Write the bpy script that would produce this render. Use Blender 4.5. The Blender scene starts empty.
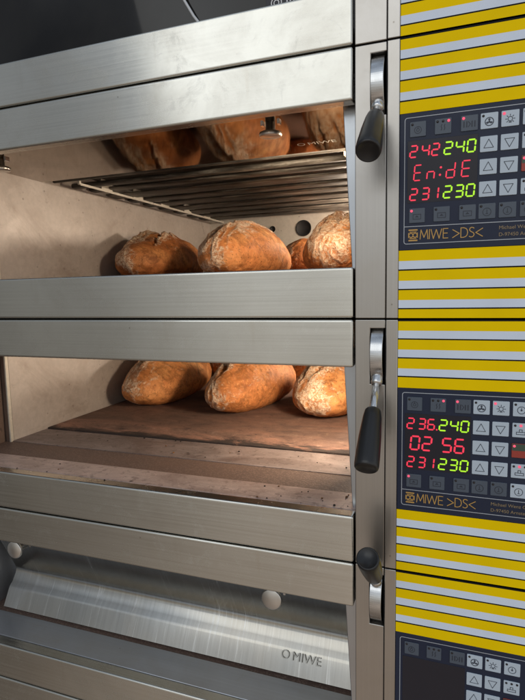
import bpy, bmesh, math, random
from mathutils import Vector, Matrix, noise
random.seed(7)
S = bpy.context.scene
COL = S.collection
ZB = 1.25                      # height of the camera above the ground
H = 0.3535                     # one oven deck
# ------------------------------------------------------------------ materials
MATS = {}

def new_mat(name):
    m = bpy.data.materials.new(name); m.use_nodes = True
    nt = m.node_tree
    MATS[name] = m
    return m, nt, nt.nodes['Principled BSDF']

def N(nt, typ, **kw):
    n = nt.nodes.new(typ)
    for k, v in kw.items():
        if k.startswith('i_'):
            key = k[2:].replace('_', ' ')
            n.inputs[key].default_value = v
        else:
            setattr(n, k, v)
    return n

def L(nt, a, b): nt.links.new(a, b)

def mapped(nt, scale=(1, 1, 1), coord='Object'):
    tc = N(nt, 'ShaderNodeTexCoord'); mp = N(nt, 'ShaderNodeMapping')
    mp.inputs['Scale'].default_value = scale
    L(nt, tc.outputs[coord], mp.inputs['Vector'])
    return mp.outputs['Vector']

def ramp(nt, fac, stops):
    r = N(nt, 'ShaderNodeValToRGB')
    e = r.color_ramp.elements
    while len(e) < len(stops): e.new(0.5)
    for k, (p, c) in enumerate(stops):
        e[k].position = p
        e[k].color = (*c, 1) if len(c) == 3 else c
    L(nt, fac, r.inputs['Fac'])
    return r.outputs['Color']

def noise_tex(nt, vec, scale, detail=4, rough=0.55, dist=0.0):
    n = N(nt, 'ShaderNodeTexNoise')
    n.inputs['Scale'].default_value = scale; n.inputs['Detail'].default_value = detail
    n.inputs['Roughness'].default_value = rough; n.inputs['Distortion'].default_value = dist
    L(nt, vec, n.inputs['Vector'])
    return n.outputs['Fac']

def mixc(nt, fac, a, b, mode='MIX'):
    m = N(nt, 'ShaderNodeMix'); m.data_type = 'RGBA'; m.blend_type = mode
    for sock, v in ((m.inputs['Factor'], fac), (m.inputs['A'] if False else m.inputs[6], a), (m.inputs[7], b)):
        if hasattr(v, 'is_linked') or isinstance(v, bpy.types.NodeSocket): L(nt, v, sock)
        else: sock.default_value = v if isinstance(v, (int, float)) else (*v, 1)
    return m.outputs[2]

def mathn(nt, op, a, b=0.5, clamp=False):
    m = N(nt, 'ShaderNodeMath', operation=op); m.use_clamp = clamp
    for k, v in enumerate((a, b)):
        if isinstance(v, bpy.types.NodeSocket): L(nt, v, m.inputs[k])
        else: m.inputs[k].default_value = v
    return m.outputs[0]

def bump(nt, b, h, strength, dist=0.001, prev=None):
    bn = N(nt, 'ShaderNodeBump'); bn.inputs['Strength'].default_value = strength
    bn.inputs['Distance'].default_value = dist
    L(nt, h, bn.inputs['Height'])
    if prev is not None: L(nt, prev, bn.inputs['Normal'])
    L(nt, bn.outputs['Normal'], b.inputs['Normal'])
    return bn.outputs['Normal']

def plain(name, col, rough=0.5, metal=0.0, spec=0.5, coat=0.0):
    m, nt, b = new_mat(name)
    b.inputs['Base Color'].default_value = (*col, 1)
    b.inputs['Roughness'].default_value = rough; b.inputs['Metallic'].default_value = metal
    b.inputs['Specular IOR Level'].default_value = spec
    v = mapped(nt)
    n = noise_tex(nt, v, 38, 4)
    r = N(nt, 'ShaderNodeMapRange'); r.inputs['To Min'].default_value = max(0, rough - .07); r.inputs['To Max'].default_value = min(1, rough + .1)
    L(nt, n, r.inputs['Value']); L(nt, r.outputs['Result'], b.inputs['Roughness'])
    if coat: b.inputs['Coat Weight'].default_value = coat; b.inputs['Coat Roughness'].default_value = 0.08
    return m

def steel(name, brush, base=(.60, .585, .555), rough=0.30, aniso=0.75, dirt=0.35, streak=0.08, metal=1.0):
    """brushed stainless: brush = direction of the grain"""
    m, nt, b = new_mat(name)
    b.inputs['Metallic'].default_value = metal
    sc = {'x': (3.0, 260, 420), 'z': (420, 260, 3.0), 'y': (420, 3, 420)}[brush]
    v = mapped(nt, sc)
    grain = noise_tex(nt, v, 1.0, 5, .65)
    sc2 = {'x': (1.2, 60, 60), 'z': (60, 60, 1.2), 'y': (60, 1.2, 60)}[brush]
    broad = noise_tex(nt, mapped(nt, sc2), 1.0, 3, .5)
    blotch = noise_tex(nt, mapped(nt), 9, 6, .62, .4)
    smear = noise_tex(nt, mapped(nt, (14, 14, 2.2)), 1.6, 5, .6, .6); thumb = noise_tex(nt, mapped(nt), 21, 5, .7, 1.4)
    dark = tuple(c * .80 for c in base); lite = tuple(min(1, c * 1.10) for c in base)
    c1 = ramp(nt, grain, [(.25, dark), (.75, lite)])
    c1 = mixc(nt, 0.55, c1, (*base,))
    c2 = mixc(nt, ramp(nt, blotch, [(.45, (0, 0, 0)), (.78, (dirt * 1.0,) * 3)]), c1, (.42, .375, .305))
    c3 = mixc(nt, ramp(nt, smear, [(.60, (0, 0, 0)), (.80, (dirt * .7,) * 3)]), c2, (.42, .37, .29))
    # scattered dark specks of baked on dirt
    vo = N(nt, 'ShaderNodeTexVoronoi'); vo.inputs['Scale'].default_value = 26
    L(nt, mapped(nt), vo.inputs['Vector'])
    sp = ramp(nt, vo.outputs['Distance'], [(.018, (.6,) * 3), (.045, (0, 0, 0))])
    gate = ramp(nt, noise_tex(nt, mapped(nt), 5, 2), [(.52, (0, 0, 0)), (.6, (1, 1, 1))])
    sp = mixc(nt, 1.0, sp, gate, 'MULTIPLY')
    drip = noise_tex(nt, mapped(nt, (34, 34, 2.0)), 1.0, 3, .5, .3)
    dm = mixc(nt, 1.0, ramp(nt, drip, [(.66, (0, 0, 0)), (.74, (dirt * 1.1,) * 3)]), ramp(nt, noise_tex(nt, mapped(nt), 4, 2), [(.50, (0, 0, 0)), (.62, (1, 1, 1))]), 'MULTIPLY')
    c3 = mixc(nt, dm, c3, (.40, .30, .19))
    c4 = mixc(nt, sp, c3, (.11, .08, .055))
    L(nt, c4, b.inputs['Base Color'])
    rr = mathn(nt, 'ADD', mathn(nt, 'MULTIPLY', grain, .16), mathn(nt, 'MULTIPLY', blotch, .22))
    rr = mathn(nt, 'ADD', rr, rough - .19)
    rr = mathn(nt, 'ADD', rr, ramp(nt, thumb, [(.56, (0, 0, 0)), (.70, (.06,) * 3)]))
    L(nt, rr, b.inputs['Roughness'])
    b.inputs['Anisotropic'].default_value = aniso
    t = N(nt, 'ShaderNodeCombineXYZ')
    t.inputs[{'x': 2, 'z': 0, 'y': 0}[brush]].default_value = 1.0
    L(nt, t.outputs[0], b.inputs['Tangent'])
    h = mathn(nt, 'ADD', mathn(nt, 'MULTIPLY', grain, .5), broad)
    # fine scratches
    wv = N(nt, 'ShaderNodeTexNoise'); wv.inputs['Scale'].default_value = 4; wv.inputs['Detail'].default_value = 2
    L(nt, mapped(nt), wv.inputs['Vector'])
    n1 = bump(nt, b, h, streak, .0006)
    wob = noise_tex(nt, mapped(nt), 5.5, 2, .4)
    bump(nt, b, wob, .05, .008, n1)
    return m

steel('steel_rail', 'x', base=(.655, .648, .60), rough=.24, aniso=.8)
steel('steel_post', 'z', base=(.46, .44, .415), rough=.34, dirt=.3, aniso=.3)
steel('steel_jamb', 'z', base=(.48, .51, .55), rough=.32, dirt=.2, aniso=.2)
steel('steel_sill', 'x', base=(.33, .255, .225), rough=.52, dirt=.8, aniso=.0, streak=.2, metal=.35)
steel('steel_ledge', 'x', base=(.52, .54, .58), rough=.36, dirt=.4, aniso=.0, metal=.75)
def sill_mat(name, base, dark, metal):
    m, nt, b = new_mat(name)
    v = mapped(nt)
    n1 = noise_tex(nt, mapped(nt, (.7, 1.8, 1)), 8, 7, .66, .8); n2 = noise_tex(nt, v, 60, 6, .7); n3 = noise_tex(nt, v, 230, 3, .6)
    sc = noise_tex(nt, mapped(nt, (5, 150, 5)), 1.0, 4, .6)
    c = mixc(nt, ramp(nt, n1, [(.38, (1, 1, 1)), (.62, (0, 0, 0))]), base, dark)
    c = mixc(nt, ramp(nt, sc, [(.40, (.35,) * 3), (.52, (0, 0, 0))]), c, tuple(x * .6 for x in base))
    c = mixc(nt, ramp(nt, n2, [(.36, (.7,) * 3), (.46, (0, 0, 0))]), c, tuple(x * .55 for x in dark))
    c = mixc(nt, ramp(nt, n3, [(.60, (0, 0, 0)), (.72, (.45,) * 3)]), c, tuple(min(1, x * 1.5) for x in base))
    vo = N(nt, 'ShaderNodeTexVoronoi'); vo.inputs['Scale'].default_value = 22; L(nt, v, vo.inputs['Vector'])
    c = mixc(nt, ramp(nt, mathn(nt, 'ADD', vo.outputs['Distance'], mathn(nt, 'MULTIPLY', n2, .12)), [(.10, (.85,) * 3), (.17, (0, 0, 0))]), c, (.035, .024, .02))
    L(nt, c, b.inputs['Base Color'])
    b.inputs['Metallic'].default_value = metal
    L(nt, mathn(nt, 'ADD', mathn(nt, 'MULTIPLY', n1, .25), .34), b.inputs['Roughness'])
    b.inputs['Specular IOR Level'].default_value = .4
    h = mathn(nt, 'ADD', n2, mathn(nt, 'MULTIPLY', sc, .4))
    bump(nt, b, h, .22, .0015)
sill_mat('worn_sill', (.60, .475, .43), (.36, .27, .24), .3)
sill_mat('worn_landing', (.32, .26, .245), (.16, .12, .11), .25)
plain('chrome', (.66, .66, .66), .16, 1.0)
plain('knob_steel', (.62, .60, .57), .30, 1.0)
plain('grip_plastic', (.012, .012, .013), .33, 0, .5)
plain('gap_black', (.008, .008, .009), .7)
plain('membrane', (.016, .023, .050), .45, 0, .3)
plain('display_window', (.020, .019, .028), .30, 0, .3)
plain('frame_line', (.42, .45, .50), .5)
plain('key_dark', (.072, .092, .125), .45)
plain('key_light', (.50, .585, .68), .45)
plain('key_red', (.36, .045, .03), .45)
plain('key_green', (.05, .085, .06), .45)
plain('icon', (.035, .045, .07), .5)
plain('icon_dim', (.022, .028, .045), .5)
plain('led_off', (.015, .010, .012), .3)
plain('gold_print', (.56, .33, .085), .45)
plain('gold_dim', (.30, .22, .12), .5)
plain('strand_pale', (.55, .58, .62), .45)
plain('crumb_burnt', (.022, .014, .010), .8)
plain('crumb_brown', (.16, .075, .03), .8)
plain('white_print', (.75, .76, .78), .45)
plain("emboss", (.37, .36, .33), .40, .95)

def stripe_mat(name, col, rough):
    m, nt, b = new_mat(name)
    v = mapped(nt)
    n = noise_tex(nt, v, 14, 5, .6)
    L(nt, mixc(nt, ramp(nt, n, [(.35, (0, 0, 0)), (.75, (.28,) * 3)]), col, tuple(c * .72 for c in col)), b.inputs['Base Color'])
    b.inputs['Roughness'].default_value = rough
    b.inputs['Specular IOR Level'].default_value = .06
    bump(nt, b, noise_tex(nt, mapped(nt), 30, 2), .04, .002)
stripe_mat('stripe_yellow', (.96, .67, .0005), .6)
stripe_mat('stripe_white', (.74, .83, .98), .45)
stripe_mat('stripe_black', (.012, .012, .013), .5)

def emit(name, col, s, base=(.02, .02, .02)):
    m, nt, b = new_mat(name)
    b.inputs['Base Color'].default_value = (*base, 1)
    b.inputs['Emission Color'].default_value = (*col, 1)
    b.inputs['Emission Strength'].default_value = s
    return m
emit('seg_red', (1.0, .035, .085), .95)
emit('seg_green', (.50, 1.0, .02), .95)
emit('led_red', (1.0, .10, .19), 1.1)
emit('bulb', (1.0, .72, .38), 6.0)

def wall_mat(name, a, bcol, stain):
    m, nt, b = new_mat(name)
    v = mapped(nt)
    n1 = noise_tex(nt, v, 7, 7, .62, .5); n2 = noise_tex(nt, v, 90, 4, .7)
    n3 = noise_tex(nt, mapped(nt, (1, 1, 2.0)), 4.5, 5, .65, .8)
    c = mixc(nt, ramp(nt, n1, [(.36, (0, 0, 0)), (.66, (1, 1, 1))]), a, bcol)
    c = mixc(nt, ramp(nt, n2, [(.40, (.30,) * 3), (.60, (0, 0, 0))]), c, tuple(x * .68 for x in a))
    c = mixc(nt, ramp(nt, n3, [(.54, (0, 0, 0)), (.70, (.85,) * 3)]), c, stain)
    n5 = noise_tex(nt, v, 16, 7, .72, 1.2)
    c = mixc(nt, ramp(nt, n5, [(.58, (0, 0, 0)), (.74, (.40,) * 3)]), c, tuple(min(1, x * 1.2) for x in a))
    c = mixc(nt, ramp(nt, n5, [(.30, (.6,) * 3), (.40, (0, 0, 0))]), c, tuple(x * .7 for x in stain))
    vo = N(nt, 'ShaderNodeTexVoronoi'); vo.inputs['Scale'].default_value = 34
    L(nt, v, vo.inputs['Vector'])
    c = mixc(nt, ramp(nt, vo.outputs['Distance'], [(.05, (.55,) * 3), (.11, (0, 0, 0))]), c, tuple(x * .4 for x in stain))
    L(nt, c, b.inputs['Base Color'])
    L(nt, mathn(nt, 'ADD', mathn(nt, 'MULTIPLY', n1, .3), .28), b.inputs['Roughness'])
    b.inputs['Specular IOR Level'].default_value = .5; b.inputs['Metallic'].default_value = .25
    bump(nt, b, n2, .12, .001)
wall_mat('chamber_enamel', (.53, .475, .435), (.45, .395, .355), (.36, .30, .26))
wall_mat('chamber_back', (.66, .62, .55), (.58, .53, .46), (.42, .36, .29))
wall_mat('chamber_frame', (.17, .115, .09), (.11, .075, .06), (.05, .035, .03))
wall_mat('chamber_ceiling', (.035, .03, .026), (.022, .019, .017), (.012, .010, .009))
wall_mat('bracket_steel', (.66, .62, .54), (.58, .53, .45), (.40, .34, .26))

def rod_mat():
    m, nt, b = new_mat('element_steel')
    v = mapped(nt, (6, 40, 40))
    n = noise_tex(nt, v, 1.5, 6, .65, .3)
    n2 = noise_tex(nt, mapped(nt), 60, 4, .6)
    c = ramp(nt, n, [(.34, (.016, .014, .011)), (.52, (.058, .052, .044)), (.68, (.19, .18, .155))])
    c = mixc(nt, ramp(nt, n2, [(.55, (0, 0, 0)), (.7, (.6,) * 3)]), c, (.06, .045, .035))
    L(nt, c, b.inputs['Base Color'])
    b.inputs['Metallic'].default_value = .1; b.inputs['Roughness'].default_value = .5; b.inputs['Specular IOR Level'].default_value = .25
    bump(nt, b, n2, .2, .001)
rod_mat()

def stone_mat():
    m, nt, b = new_mat('baking_stone')
    v = mapped(nt)
    n1 = noise_tex(nt, mapped(nt, (.8, 1.6, 1)), 7, 8, .70, 1.0); n2 = noise_tex(nt, mapped(nt, (1, 1.5, 1)), 34, 7, .75, .6); n3 = noise_tex(nt, v, 240, 3, .7)
    c = ramp(nt, n1, [(.32, (.10, .052, .038)), (.46, (.20, .115, .085)), (.60, (.32, .165, .115)), (.78, (.40, .25, .185))])
    c = mixc(nt, ramp(nt, n2, [(.34, (.85,) * 3), (.47, (0, 0, 0))]), c, (.07, .04, .032))
    c = mixc(nt, ramp(nt, n2, [(.56, (0, 0, 0)), (.68, (.6,) * 3)]), c, (.44, .30, .23))
    c = mixc(nt, ramp(nt, n3, [(.35, (.4,) * 3), (.5, (0, 0, 0))]), c, (.09, .05, .038))
    tc0 = N(nt, 'ShaderNodeTexCoord'); sx0 = N(nt, 'ShaderNodeSeparateXYZ'); L(nt, tc0.outputs['Object'], sx0.inputs[0])
    d0 = mathn(nt, 'ADD', sx0.outputs['Y'], mathn(nt, 'MULTIPLY', n2, .05))
    c = mixc(nt, ramp(nt, mathn(nt, 'MULTIPLY', mathn(nt, 'ADD', d0, .085), 9.0), [(.35, (0, 0, 0)), (.62, (.50,) * 3)]), c, (.10, .058, .042))
    # charred band along the front edge
    tc = N(nt, 'ShaderNodeTexCoord'); sx = N(nt, 'ShaderNodeSeparateXYZ'); L(nt, tc.outputs['Object'], sx.inputs[0])
    d = mathn(nt, 'ADD', sx.outputs['Y'], mathn(nt, 'MULTIPLY', n1, .16))
    e = ramp(nt, mathn(nt, 'MULTIPLY', mathn(nt, 'ADD', d, .085), 12.0), [(.35, (.92,) * 3), (.62, (.0,) * 3)])
    c = mixc(nt, e, c, (.018, .013, .012))
    L(nt, c, b.inputs['Base Color'])
    b.inputs['Roughness'].default_value = .82
    hh = mathn(nt, 'ADD', n2, mathn(nt, 'MULTIPLY', n3, .35))
    bump(nt, b, hh, .6, .004)
stone_mat()

def riser_mat():
    m, nt, b = new_mat('perforated_riser')
    v = mapped(nt)
    vo = N(nt, 'ShaderNodeTexVoronoi'); vo.inputs['Scale'].default_value = 260; L(nt, v, vo.inputs['Vector'])
    n1 = noise_tex(nt, v, 9, 5)
    c = ramp(nt, vo.outputs['Distance'], [(.15, (.22, .15, .12)), (.5, (.12, .08, .066))])
    c = mixc(nt, ramp(nt, n1, [(.4, (0, 0, 0)), (.7, (.8,) * 3)]), c, (.16, .10, .075))
    L(nt, c, b.inputs['Base Color']); b.inputs['Roughness'].default_value = .6; b.inputs['Metallic'].default_value = .1
    bump(nt, b, vo.outputs['Distance'], .3, .001)
riser_mat()

def door_mat():
    m, nt, b = new_mat('door_steel')
    b.inputs['Metallic'].default_value = 1.0
    v = mapped(nt, (240, 6, 6))
    g = noise_tex(nt, v, 1.0, 4, .6)
    bl = noise_tex(nt, mapped(nt), 6, 5, .6, .4)
    c = ramp(nt, g, [(.3, (.38, .37, .34)), (.7, (.46, .45, .415))])
    c = mixc(nt, ramp(nt, bl, [(.45, (0, 0, 0)), (.75, (.5,) * 3)]), c, (.45, .40, .33))
    # pale wipe marks running up the sheet
    w = noise_tex(nt, mapped(nt, (60, 2.2, 2.2)), 1.6, 5, .7, .5)
    wm = ramp(nt, w, [(.57, (0, 0, 0)), (.70, (.55,) * 3)])
    wm = mixc(nt, 1.0, wm, ramp(nt, bl, [(.40, (0, 0, 0)), (.6, (1, 1, 1))]), 'MULTIPLY')
    c = mixc(nt, wm, c, (.86, .86, .84))
    L(nt, c, b.inputs['Base Color'])
    rr = mathn(nt, 'ADD', mathn(nt, 'MULTIPLY', bl, .12), mathn(nt, 'MULTIPLY', wm, .25))
    L(nt, mathn(nt, 'ADD', rr, .13), b.inputs['Roughness'])
    bump(nt, b, noise_tex(nt, mapped(nt), 9, 2), .06, .004)
door_mat()

def mirror_mat():
    m, nt, b = new_mat('door_tinted_steel')
    b.inputs['Metallic'].default_value = 1.0
    bl = noise_tex(nt, mapped(nt, (1, 1.6, 1)), 5, 6, .62, .6)
    L(nt, ramp(nt, bl, [(.3, (.17, .13, .098)), (.7, (.29, .24, .19))]), b.inputs['Base Color'])
    L(nt, mathn(nt, 'ADD', mathn(nt, 'MULTIPLY', bl, .10), .01), b.inputs['Roughness'])
    bump(nt, b, noise_tex(nt, mapped(nt), 5, 1), .02, .006)
mirror_mat()

def glass_mat():
    m, nt, b = new_mat('dark_glass')
    b.inputs['Base Color'].default_value = (.006, .006, .007, 1)
    b.inputs['Roughness'].default_value = .06
    b.inputs['IOR'].default_value = 1.5; b.inputs['Specular IOR Level'].default_value = .32
    n = noise_tex(nt, mapped(nt), 5, 5, .6)
    L(nt, ramp(nt, n, [(.4, (.006, .006, .007)), (.8, (.022, .021, .02))]), b.inputs['Base Color'])
    L(nt, mathn(nt, 'MULTIPLY', n, .07), b.inputs['Roughness'])
glass_mat()

def crust_mat(name, dark, mid, lite, flour):
    m, nt, b = new_mat(name)
    oi = N(nt, 'ShaderNodeObjectInfo')
    off = N(nt, 'ShaderNodeVectorMath', operation='ADD')
    tc = N(nt, 'ShaderNodeTexCoord')
    cb = N(nt, 'ShaderNodeCombineXYZ')
    for k in range(3): L(nt, mathn(nt, 'MULTIPLY', oi.outputs['Random'], 7.0 + 3 * k), cb.inputs[k])
    L(nt, tc.outputs['Object'], off.inputs[0]); L(nt, cb.outputs[0], off.inputs[1])
    v = off.outputs[0]
    n1 = noise_tex(nt, v, 9, 5, .6, .5); n2 = noise_tex(nt, v, 55, 6, .65); n4 = noise_tex(nt, v, 150, 4, .7); n5 = noise_tex(nt, v, 26, 6, .7, 1.0)
    c = ramp(nt, n1, [(.30, dark), (.48, mid), (.68, lite)])
    # darker blistered patches and fine mottling
    c = mixc(nt, ramp(nt, n5, [(.36, (.80,) * 3), (.50, (0, 0, 0))]), c, tuple(x * .40 for x in mid))
    c = mixc(nt, ramp(nt, n2, [(.36, (.65,) * 3), (.50, (0, 0, 0))]), c, tuple(x * .55 for x in mid))
    c = mixc(nt, ramp(nt, n4, [(.55, (0, 0, 0)), (.68, (.5,) * 3)]), c, tuple(min(1, x * 1.15) for x in lite))
    at2 = N(nt, 'ShaderNodeAttribute'); at2.attribute_name = 'slash'
    c = mixc(nt, mathn(nt, 'MULTIPLY', at2.outputs['Fac'], .8, True), c, (.40, .125, .03))
    # flour: cracked flakes along the loaf
    at = N(nt, 'ShaderNodeAttribute'); at.attribute_name = 'flour'
    stx = N(nt, 'ShaderNodeMapping'); stx.inputs['Scale'].default_value = (1, .38, 1); L(nt, v, stx.inputs['Vector'])
    n6 = noise_tex(nt, stx.outputs[0], 46, 7, .72, 1.4)
    th = mathn(nt, 'ADD', mathn(nt, 'MULTIPLY', at.outputs['Fac'], .58), mathn(nt, 'MULTIPLY', n6, .80))
    fl = ramp(nt, th, [(.58, (0, 0, 0)), (.72, (1, 1, 1))])
    fl = mathn(nt, 'MULTIPLY', fl, ramp(nt, n4, [(.34, (.35,) * 3), (.52, (1, 1, 1))]))
    n7 = noise_tex(nt, stx.outputs[0], 95, 5, .7, 2.0)
    fl = mathn(nt, 'MULTIPLY', fl, ramp(nt, n7, [(.42, (.12,) * 3), (.54, (1, 1, 1))]))
    c = mixc(nt, mathn(nt, 'MULTIPLY', fl, .80), c, flour)
    # seeds
    vo = N(nt, 'ShaderNodeTexVoronoi'); vo.inputs['Scale'].default_value = 105; L(nt, v, vo.inputs['Vector'])
    gate = ramp(nt, noise_tex(nt, v, 14, 3), [(.42, (0, 0, 0)), (.52, (1, 1, 1))])
    sp = mixc(nt, 1.0, ramp(nt, vo.outputs['Distance'], [(.10, (.85,) * 3), (.22, (0, 0, 0))]), gate, 'MULTIPLY')
    c = mixc(nt, sp, c, (.10, .036, .015))
    L(nt, c, b.inputs['Base Color'])
    b.inputs['Roughness'].default_value = .60
    b.inputs['Specular IOR Level'].default_value = .3
    h = mathn(nt, 'ADD', mathn(nt, 'MULTIPLY', n2, .7), mathn(nt, 'MULTIPLY', fl, .55))
    h = mathn(nt, 'ADD', h, mathn(nt, 'MULTIPLY', n4, .45))
    h = mathn(nt, 'ADD', h, mathn(nt, 'MULTIPLY', n5, .6))
    bump(nt, b, h, .75, .0035)
crust_mat('crust', (.36, .115, .032), (.62, .235, .075), (.80, .40, .15), (.95, .80, .61))
crust_mat('crust_dark', (.25, .075, .022), (.47, .16, .048), (.68, .30, .10), (.93, .75, .54))

# ------------------------------------------------------------------ mesh helpers
OX, OY = -.45, .45

class MB:
    """collects shapes in deck coordinates (X along the front, Y into the oven, z down from the deck's top joint)"""
    def __init__(s): s.bm = bmesh.new(); s.mats = []
    def mi(s, m):
        if m not in s.mats: s.mats.append(m)
        return s.mats.index(m)
    def face(s, pts, m, smooth=False):
        f = s.bm.faces.new([s.bm.verts.new(p) for p in pts]); f.material_index = s.mi(m); f.smooth = smooth
        return f
    def prism(s, pts, vec, m, bev=0.0, seg=2, smooth=False):
        """closed polygon pts (3D) extruded by vec"""
        bm = bmesh.new()
        vec = Vector(vec)
        a = [bm.verts.new(p) for p in pts]; b = [bm.verts.new(Vector(p) + vec) for p in pts]
        bm.faces.new(a); bm.faces.new(b[::-1])
        n = len(pts)
        for i in range(n):
            bm.faces.new((a[i], b[i], b[(i + 1) % n], a[(i + 1) % n]))
        bmesh.ops.recalc_face_normals(bm, faces=bm.faces)
        if bev:
            r = bmesh.ops.bevel(bm, geom=list(bm.edges), offset=bev, segments=seg, profile=.6, affect='EDGES', clamp_overlap=True)
            for f in r['faces']: f.smooth = True
        if smooth:
            for f in bm.faces: f.smooth = True
        s.merge(bm, m)
    def merge(s, bm, m, mx=None):
        k = s.mi(m); vs = {}
        for v in bm.verts: vs[v] = s.bm.verts.new(mx @ v.co if mx else v.co)
        for f in bm.faces:
            g = s.bm.faces.new([vs[v] for v in f.verts]); g.material_index = k; g.smooth = f.smooth
        bm.free()
    def box(s, x0, x1, y0, y1, z0, z1, m, bev=0.0, seg=2):
        s.prism([(x0, y0, z0), (x1, y0, z0), (x1, y0, z1), (x0, y0, z1)], (0, y1 - y0, 0), m, bev, seg)
    def tube(s, prof, m, mx, seg=32):
        """lathe: prof = [(radius, height)], axis +Z mapped by mx"""
        bm = bmesh.new(); rings = []
        for r, h in prof:
            if r < 1e-6: rings.append([bm.verts.new((0, 0, h))])
            else: rings.append([bm.verts.new((r * math.cos(2 * math.pi * k / seg), r * math.sin(2 * math.pi * k / seg), h)) for k in range(seg)])
        for a, b in zip(rings, rings[1:]):
            for k in range(seg):
                q = [a[k % len(a)], a[(k + 1) % len(a)], b[(k + 1) % len(b)], b[k % len(b)]]
                q = list(dict.fromkeys(q))
                if len(q) > 2:
                    f = bm.faces.new(q); f.smooth = True
        bmesh.ops.recalc_face_normals(bm, faces=bm.faces)
        s.merge(bm, m, mx)
    def build(s, name, parent=None, off=(0, 0, 0), autosmooth=False):
        me = bpy.data.meshes.new(name)
        off = Vector(off)
        for v in s.bm.verts: v.co -= off
        s.bm.normal_update(); s.bm.to_mesh(me); s.bm.free()
        for m in s.mats: me.materials.append(MATS[m])
        o = bpy.data.objects.new(name, me); COL.objects.link(o)
        if parent: o.parent = parent
        return o

def axis(p, d):
    """matrix putting a +Z axis at p along d"""
    d = Vector(d).normalized()
    return Matrix.Translation(p) @ d.to_track_quat('Z', 'Y').to_matrix().to_4x4()

def empty(name, loc, parent=None):
    o = bpy.data.objects.new(name, None); COL.objects.link(o); o.location = loc; o.empty_display_size = .05
    if parent: o.parent = parent
    return o

def tag(o, label, cat, group=None, kind=None):
    o['label'] = label; o['category'] = cat
    if group: o['group'] = group
    if kind: o['kind'] = kind

# ------------------------------------------------------------------ flat prints
class Print:
    """thin ink on a panel facing -Y: strokes as ribbons, each a hair proud of the last"""
    def __init__(s, mb, y): s.mb = mb; s.y = y; s.k = 0
    def poly(s, pts, m):
        s.k += 1
        y = s.y - .000004 * s.k
        s.mb.face([(p[0], y, p[1]) for p in pts], m)
    def line(s, a, b, w, m):
        a, b = Vector(a), Vector(b); d = (b - a)
        if d.length < 1e-9: return
        d.normalize(); n = Vector((-d.y, d.x)) * w / 2; e = d * w / 2 * .6
        s.poly([a - e - n, b + e - n, b + e + n, a - e + n], m)
    def path(s, pts, w, m, closed=False):
        pts = list(pts)
        if closed: pts.append(pts[0])
        for a, b in zip(pts, pts[1:]): s.line(a, b, w, m)
    def ring(s, c, r, w, m, n=18, a0=0, a1=2 * math.pi):
        P = [(c[0] + math.cos(a0 + (a1 - a0) * k / n), c[1] + math.sin(a0 + (a1 - a0) * k / n)) for k in range(n + 1)]
        s.k += 1; y = s.y - .000004 * s.k
        for k in range(n):
            t0 = a0 + (a1 - a0) * k / n; t1 = a0 + (a1 - a0) * (k + 1) / n
            q = [(c[0] + (r + dr) * math.cos(t), c[1] + (r + dr) * math.sin(t)) for dr, t in ((-w / 2, t0), (w / 2, t0), (w / 2, t1), (-w / 2, t1))]
            s.mb.face([(p[0], y, p[1]) for p in q], m)
    def disc(s, c, r, m, n=14):
        s.poly([(c[0] + r * math.cos(2 * math.pi * k / n), c[1] + r * math.sin(2 * math.pi * k / n)) for k in range(n)], m)
    def rrect(s, x0, x1, z0, z1, r, m):
        pts = []
        for cx, cz, a in ((x1 - r, z1 - r, 0), (x0 + r, z1 - r, 90), (x0 + r, z0 + r, 180), (x1 - r, z0 + r, 270)):
            for k in range(5):
                t = math.radians(a + k * 22.5); pts.append((cx + r * math.cos(t), cz + r * math.sin(t)))
        s.poly(pts, m)

SEG = {'a': [(.05, 1), (.95, 1)], 'b': [(1, .97), (1, .53)], 'c': [(1, .47), (1, .03)], 'd': [(.05, 0), (.95, 0)], 'e': [(0, .47), (0, .03)], 'f': [(0, .97), (0, .53)], 'g': [(.05, .5), (.95, .5)]}
DIG = {'0': 'abcdef', '1': 'bc', '2': 'abged', '3': 'abgcd', '4': 'fgbc', '5': 'afgcd', '6': 'afgedc', '7': 'abc', '8': 'abcdefg', '9': 'abcdfg',
       'E': 'afged', 'n': 'egc', 'd': 'bcdeg', ' ': ''}

def digits(pr, text, xs, ztop, zbot, w, thick, m, slant=.14):
    """seven segment figures"""
    h = ztop - zbot
    for ch, x in zip(text, xs):
        for sname in DIG[ch]:
            (ax, az), (bx, bz) = SEG[sname]
            A = Vector((x + ax * w + slant * az * h * .6, zbot + az * h)); B = Vector((x + bx * w + slant * bz * h * .6, zbot + bz * h))
            d = (B - A).normalized(); n = Vector((-d.y, d.x)) * thick / 2
            t = d * thick * .40
            pr.poly([A, A + t - n, B - t - n, B, B - t + n, A + t + n], m)

GL = {'M': (.88, [[(0, 0), (.10, 1), (.44, .18), (.78, 1), (.88, 0)]]), 'I': (.0, [[(0, 0), (0, 1)]]),
      'W': (1.18, [[(0, 1), (.27, 0), (.59, .95), (.91, 0), (1.18, 1)]]), 'E': (.52, [[(.52, 1), (0, 1), (0, 0), (.52, 0)], [(0, .52), (.46, .52)]]),
      '>': (.72, [[(0, .86), (.72, .44), (0, .02)]]), '<': (.72, [[(.72, .86), (0, .44), (.72, .02)]]),
      'D': (.72, [[(0, 0), (0, 1), (.28, 1), (.52, .93), (.67, .76), (.72, .5), (.67, .24), (.52, .07), (.28, 0), (0, 0)]]),
      'S': (.52, [[(.50, .90), (.38, .98), (.22, 1), (.08, .92), (.03, .76), (.10, .62), (.28, .52), (.44, .42), (.52, .27), (.46, .10), (.32, .01), (.15, 0), (.0, .08)]])}

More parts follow.
